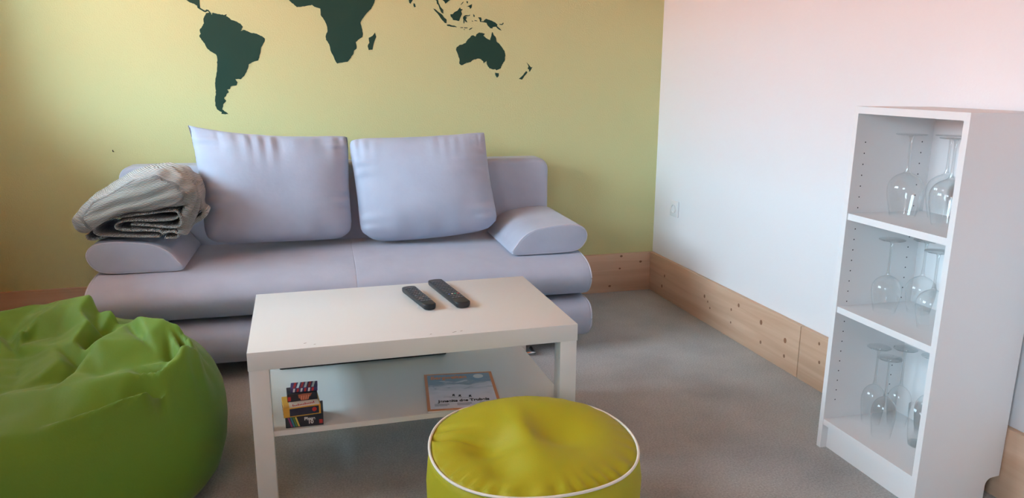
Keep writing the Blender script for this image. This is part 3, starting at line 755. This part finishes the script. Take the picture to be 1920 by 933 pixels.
for pl in FOLDS:
    for k, (x, y, z) in enumerate(pl):
        q = BZ(x, y, z); m_ = next((n for n, t in enumerate(TV) if (t-q).length < .006), None)
        if m_ is None: TV.append(q); TZ.append(z); m_ = len(TV)-1
        if k: TE.append((prev_, m_))
        prev_ = m_
RIMQ, RIMZ = .93, .325
def brim0(a): return BR*(1+.02*math.cos(2*a+.5)+.012*math.cos(3*a))
for k in range(40):
    a = 2*math.pi*k/40; q = Vector((math.cos(a), math.sin(a)))*brim0(a)
    TV.append(q*RIMQ); TZ.append(RIMZ*(1+.06*math.sin(a))); TV.append(q*1.1); TZ.append(RIMZ*(1+.06*math.sin(a))-.03)
    TV.append(q*.84); TZ.append(.366*(1+.05*math.sin(a)))
for x, y in [(-.30, .10), (-.34, -.10), (-.25, -.25), (-.22, .25), (-.15, .0)]: TV.append(Vector((x, y))); TZ.append(.43+.02*math.sin(x*40+y*25))
from mathutils.geometry import delaunay_2d_cdt
cv, ce, cf, ov, oe, of = delaunay_2d_cdt(TV, TE, [], 0, 1e-4)
CZ = [sum(TZ[i] for i in src)/len(src) if src else None for src in ov]
for n, z in enumerate(CZ):
    if z is None: d_ = sorted((((cv[n]-t).length, TZ[i]) for i, t in enumerate(TV)))[:3]; CZ[n] = sum(z_/(d+1e-4) for d, z_ in d_)/sum(1/(d+1e-4) for d, z_ in d_)
TRI = []
for f in cf:
    a, b, c = cv[f[0]], cv[f[1]], cv[f[2]]; den = (b.y-c.y)*(a.x-c.x)+(c.x-b.x)*(a.y-c.y)
    if abs(den) > 1e-10: TRI.append((a, b, c, CZ[f[0]], CZ[f[1]], CZ[f[2]], den))
def tin(x, y):
    for a, b, c, za, zb, zc, den in TRI:
        l1 = ((b.y-c.y)*(x-c.x)+(c.x-b.x)*(y-c.y))/den
        if l1 < -1e-6: continue
        l2 = ((c.y-a.y)*(x-c.x)+(a.x-c.x)*(y-c.y))/den
        if l2 < -1e-6 or l1+l2 > 1+1e-6: continue
        return l1*za+l2*zb+(1-l1-l2)*zc
    return RIMZ
# sample the facets on a grid, soften slightly, then interpolate
GN = 150; GR = BR*1.08; gs = 2*GR/(GN-1)
G = [[tin(-GR+i*gs, -GR+j*gs) for i in range(GN)] for j in range(GN)]
for _ in range(2):
    G = [[(4*G[j][i]+G[max(0, j-1)][i]+G[min(GN-1, j+1)][i]+G[j][max(0, i-1)]+G[j][min(GN-1, i+1)])/8 for i in range(GN)] for j in range(GN)]
def topz(x, y):
    u = (x+GR)/gs; v = (y+GR)/gs; i = max(0, min(GN-2, int(u))); j = max(0, min(GN-2, int(v))); fu, fv_ = u-i, v-j
    z = (G[j][i]*(1-fu)+G[j][i+1]*fu)*(1-fv_)+(G[j+1][i]*(1-fu)+G[j+1][i+1]*fu)*fv_
    return z+.006*fbm((x*7, y*7, 0), 1, 6)+.0025*fbm((x*22, y*22, 0), 1, 9)
def brim(a): return BR*(1+.02*math.cos(2*a+.5)+.012*math.cos(3*a))
NT = 220; vs, fs, rows = [], [], []
SIDE = [(.55, 0), (.80, .0), (.90, .012), (.955, .05), (.985, .10), (1.0, .16), (1.0, .21), (.99, .255), (.967, .295)]
for q, z in SIDE:
    def fn(a, q=q, z=z):
        r = brim(a)*q
        dent = .006*fbm((math.cos(a)*3, math.sin(a)*3, z*5), 1, 2)+.003*math.sin(a*7+z*30)*sstep(.1, .35, z)
        return Vector(((r+dent)*math.cos(a), (r+dent)*math.sin(a), z*(1+.06*math.sin(a))))
    ring(fn)
NR = 90
for j in range(NR):
    t = RIMQ*(1-j/NR)
    def fn(a, t=t):
        r = brim(a)*t; x, y = r*math.cos(a), r*math.sin(a)
        return Vector((x, y, topz(x, y)))
    ring(fn)
rows_b = rows[-(len(SIDE)+NR):]
for i in range(len(rows_b)-1):
    for k in range(NT):
        l = (k+1) % NT; fs.append((rows_b[i][k], rows_b[i][l], rows_b[i+1][l], rows_b[i+1][k]))
fs.append(tuple(rows_b[0])); vs.append(sum((vs[i] for i in rows_b[-1]), Vector())/NT)
for k in range(NT): fs.append((rows_b[-1][k], rows_b[-1][(k+1) % NT], len(vs)-1))
obj('cover', pyd(vs, fs), m_lime, bb_, 3.14)

# ------------------------------------------------------------------ bookcase
KW, KD, KH = .40, .28, 1.062
kc = empty('bookcase', (-.305, -1.81, 0)); kc.rotation_euler = (0, math.radians(.65), math.radians(-.5))
tag(kc, 'narrow white open bookcase with two shelves, filled with upside-down wine glasses', 'bookcase')
PT = .018
prof_side = [(0, 0), (KD-.045, 0)]+[(KD-.045+.004*0, .05)]+[(KD-.045+.022*(1-math.cos(a)), .05+.022*math.sin(a)*1.0) for a in (.4, .8, 1.2, 1.57)]+[(KD, .074), (KD, KH), (0, KH)]
for yy in (0, -KW+PT):
    sp_ = obj('side_panel', prism([Vector(p) for p in prof_side], lambda p, t: (p[0], t, p[1]), yy-PT, yy), m_shelfwhite, kc)
    inner = yy-PT-.0004 if yy == 0 else yy+.0004
    bm = bmesh.new()
    for x in (.035, KD-.045):
        for k in range(26):
            z = .16+k*.032
            if any(abs(z-s) < .02 for s in (.455, .74)): continue
            Mx = Matrix.Translation((x, inner, z))@Matrix.Rotation(math.pi/2, 4, 'X')
            bmesh.ops.create_circle(bm, cap_ends=True, radius=.0021, segments=8, matrix=Mx)
    me = bpy.data.meshes.new('mesh'); bm.to_mesh(me); bm.free()
    hh = obj('peg_holes', me, m_hole, sp_); hh['kind'] = 'stuff'
S1Z, S2Z, S3Z = .752, .466, .098
box('top_panel', (0, -KW+PT, KH-.020, KD, -PT, KH), m_shelfwhite, kc)
box('shelf', (.004, -KW+PT, S1Z-.019, KD-.008, -PT, S1Z), m_shelfwhite, kc)
box('shelf', (.004, -KW+PT, S2Z-.019, KD-.008, -PT, S2Z), m_shelfwhite, kc)
box('bottom_panel', (.002, -KW+PT, S3Z-.019, KD-.008, -PT, S3Z), m_shelfwhite, kc)
box('plinth', (.022, -KW+PT, 0, .038, -PT, S3Z-.019), m_shelfwhite, kc)
box('back_panel', (KD-.008, -KW+PT, .08, KD-.004, -PT, KH-.02), m_backp, kc)
bpy.context.view_layer.update()
KM = kc.matrix_world.copy()

# ------------------------------------------------------------------ glasses, upside down
def wine_profile(h, rb, rr, rf, bowl):
    """upside-down glass, rim on z=0; returns bowl, stem, foot profiles"""
    hb = bowl
    Bw = [(rr, 0.0), (lerp(rr, rb, .45), hb*.22), (lerp(rr, rb, .85), hb*.42), (rb, hb*.60), (rb*.96, hb*.72), (rb*.80, hb*.84), (rb*.52, hb*.93), (rb*.22, hb*.985), (.006, hb+.004)]
    Bs = [(r, z) for r, z in [(p.x, p.y) for p in spline([Vector(p) for p in Bw], 3, False)]]
    St = [(.0062, hb+.002), (.0045, hb+.010), (.0036, hb+.025), (.0034, h-.03), (.0042, h-.012), (.008, h-.005)]
    Ft = [(.0075, h-.006), (rf*.5, h-.0035), (rf*.95, h-.002), (rf, h-.001), (rf*.97, h), (.0005, h+.0002)]
    return Bs, St, Ft
def wine(label, x, y, zs, h, rb, rr, rf, bowl, group):
    p = KM@Vector((x, y, zs)); e = empty('wine_glass', (p.x, p.y, p.z+.0006)); tag(e, label, 'wine glass', group)
    for nme, pr_ in zip(('bowl', 'stem', 'foot'), wine_profile(h, rb, rr, rf, bowl)):
        obj(nme, lathe(pr_, 32), m_stem if nme == 'stem' else m_glass, e, 3.14)
    return e
def loc(wx, wy): return wx+.305, wy+1.81
GT, GM, GB = 'large wine glasses on the top shelf', 'wine glasses on the middle shelf', 'wine glasses in the bottom compartment'
for lab, x, y in [('big upside-down wine glass in the top compartment, nearest the left side panel', -.175, -1.90), ('big upside-down wine glass at the back of the top compartment, behind the others', -.088, -1.952), ('big upside-down wine glass in the top compartment, nearest the right side panel', -.165, -2.045)]:
    wine(lab, *loc(x, y), S1Z, .236, .048, .034, .041, .128, GT)
for lab, x, y in [('upside-down wine glass on the middle shelf, nearest the left side panel', -.20, -1.905), ('upside-down wine glass at the back of the middle shelf, between two others', -.105, -1.935), ('upside-down wine glass on the middle shelf, nearest the right side panel', -.19, -2.065)]:
    wine(lab, *loc(x, y), S2Z, .219, .041, .030, .036, .112, GM)
for lab, x, y in [('slim upside-down wine glass in the bottom compartment, nearest the left side panel', -.178, -1.885), ('slim upside-down wine glass in front in the bottom compartment, left of the tumbler', -.215, -1.972), ('slim upside-down wine glass at the back of the bottom compartment, left of the rearmost', -.108, -1.915), ('slim upside-down wine glass at the back of the bottom compartment, behind the tumbler', -.075, -1.99)]:
    wine(lab, *loc(x, y), S3Z, .248, .034, .026, .034, .128, GB)
p = KM@Vector((*loc(-.15, -2.045), S3Z))
e = empty('tumbler', (p.x, p.y, p.z+.0006)); tag(e, 'small clear stemless tumbler in the bottom compartment beside the slim wine glasses', 'glass')
obj('wall', lathe([(.026, 0), (.030, .03), (.0335, .08), (.035, .122), (.0342, .1225)], 32), m_glass, e, 3.14)
obj('base', lathe([(.0005, .0), (.0255, .0), (.0262, .006), (.0245, .008), (.0005, .008)], 32), m_glass, e, .6)

# ------------------------------------------------------------------ wall socket
so = hit(1266, 391, 0, 0)
se = empty('wall_socket', (0, so.y, so.z)); tag(se, 'white square wall socket on the white wall near the corner', 'socket')
box('cover_plate', (-.009, -.041, -.041, 0, .041, .041), m_plast, se, .003)
ringp = [(.0215, .0), (.0215, .0035), (.0195, .0035), (.0185, -.004), (.0005, -.004)]
me = lathe(ringp, 28); me.transform(Matrix.Translation((-.009, 0, 0))@Matrix.Rotation(-math.pi/2, 4, 'Y'))
obj('insert', me, m_plast, se, .6)
for s in (-1, 1):
    me = lathe([(.003, 0), (.003, .0012), (.0002, .0012)], 12); me.transform(Matrix.Translation((-.0055, 0, s*.0095))@Matrix.Rotation(-math.pi/2, 4, 'Y'))
    obj('pin_hole', me, m_hole, se)
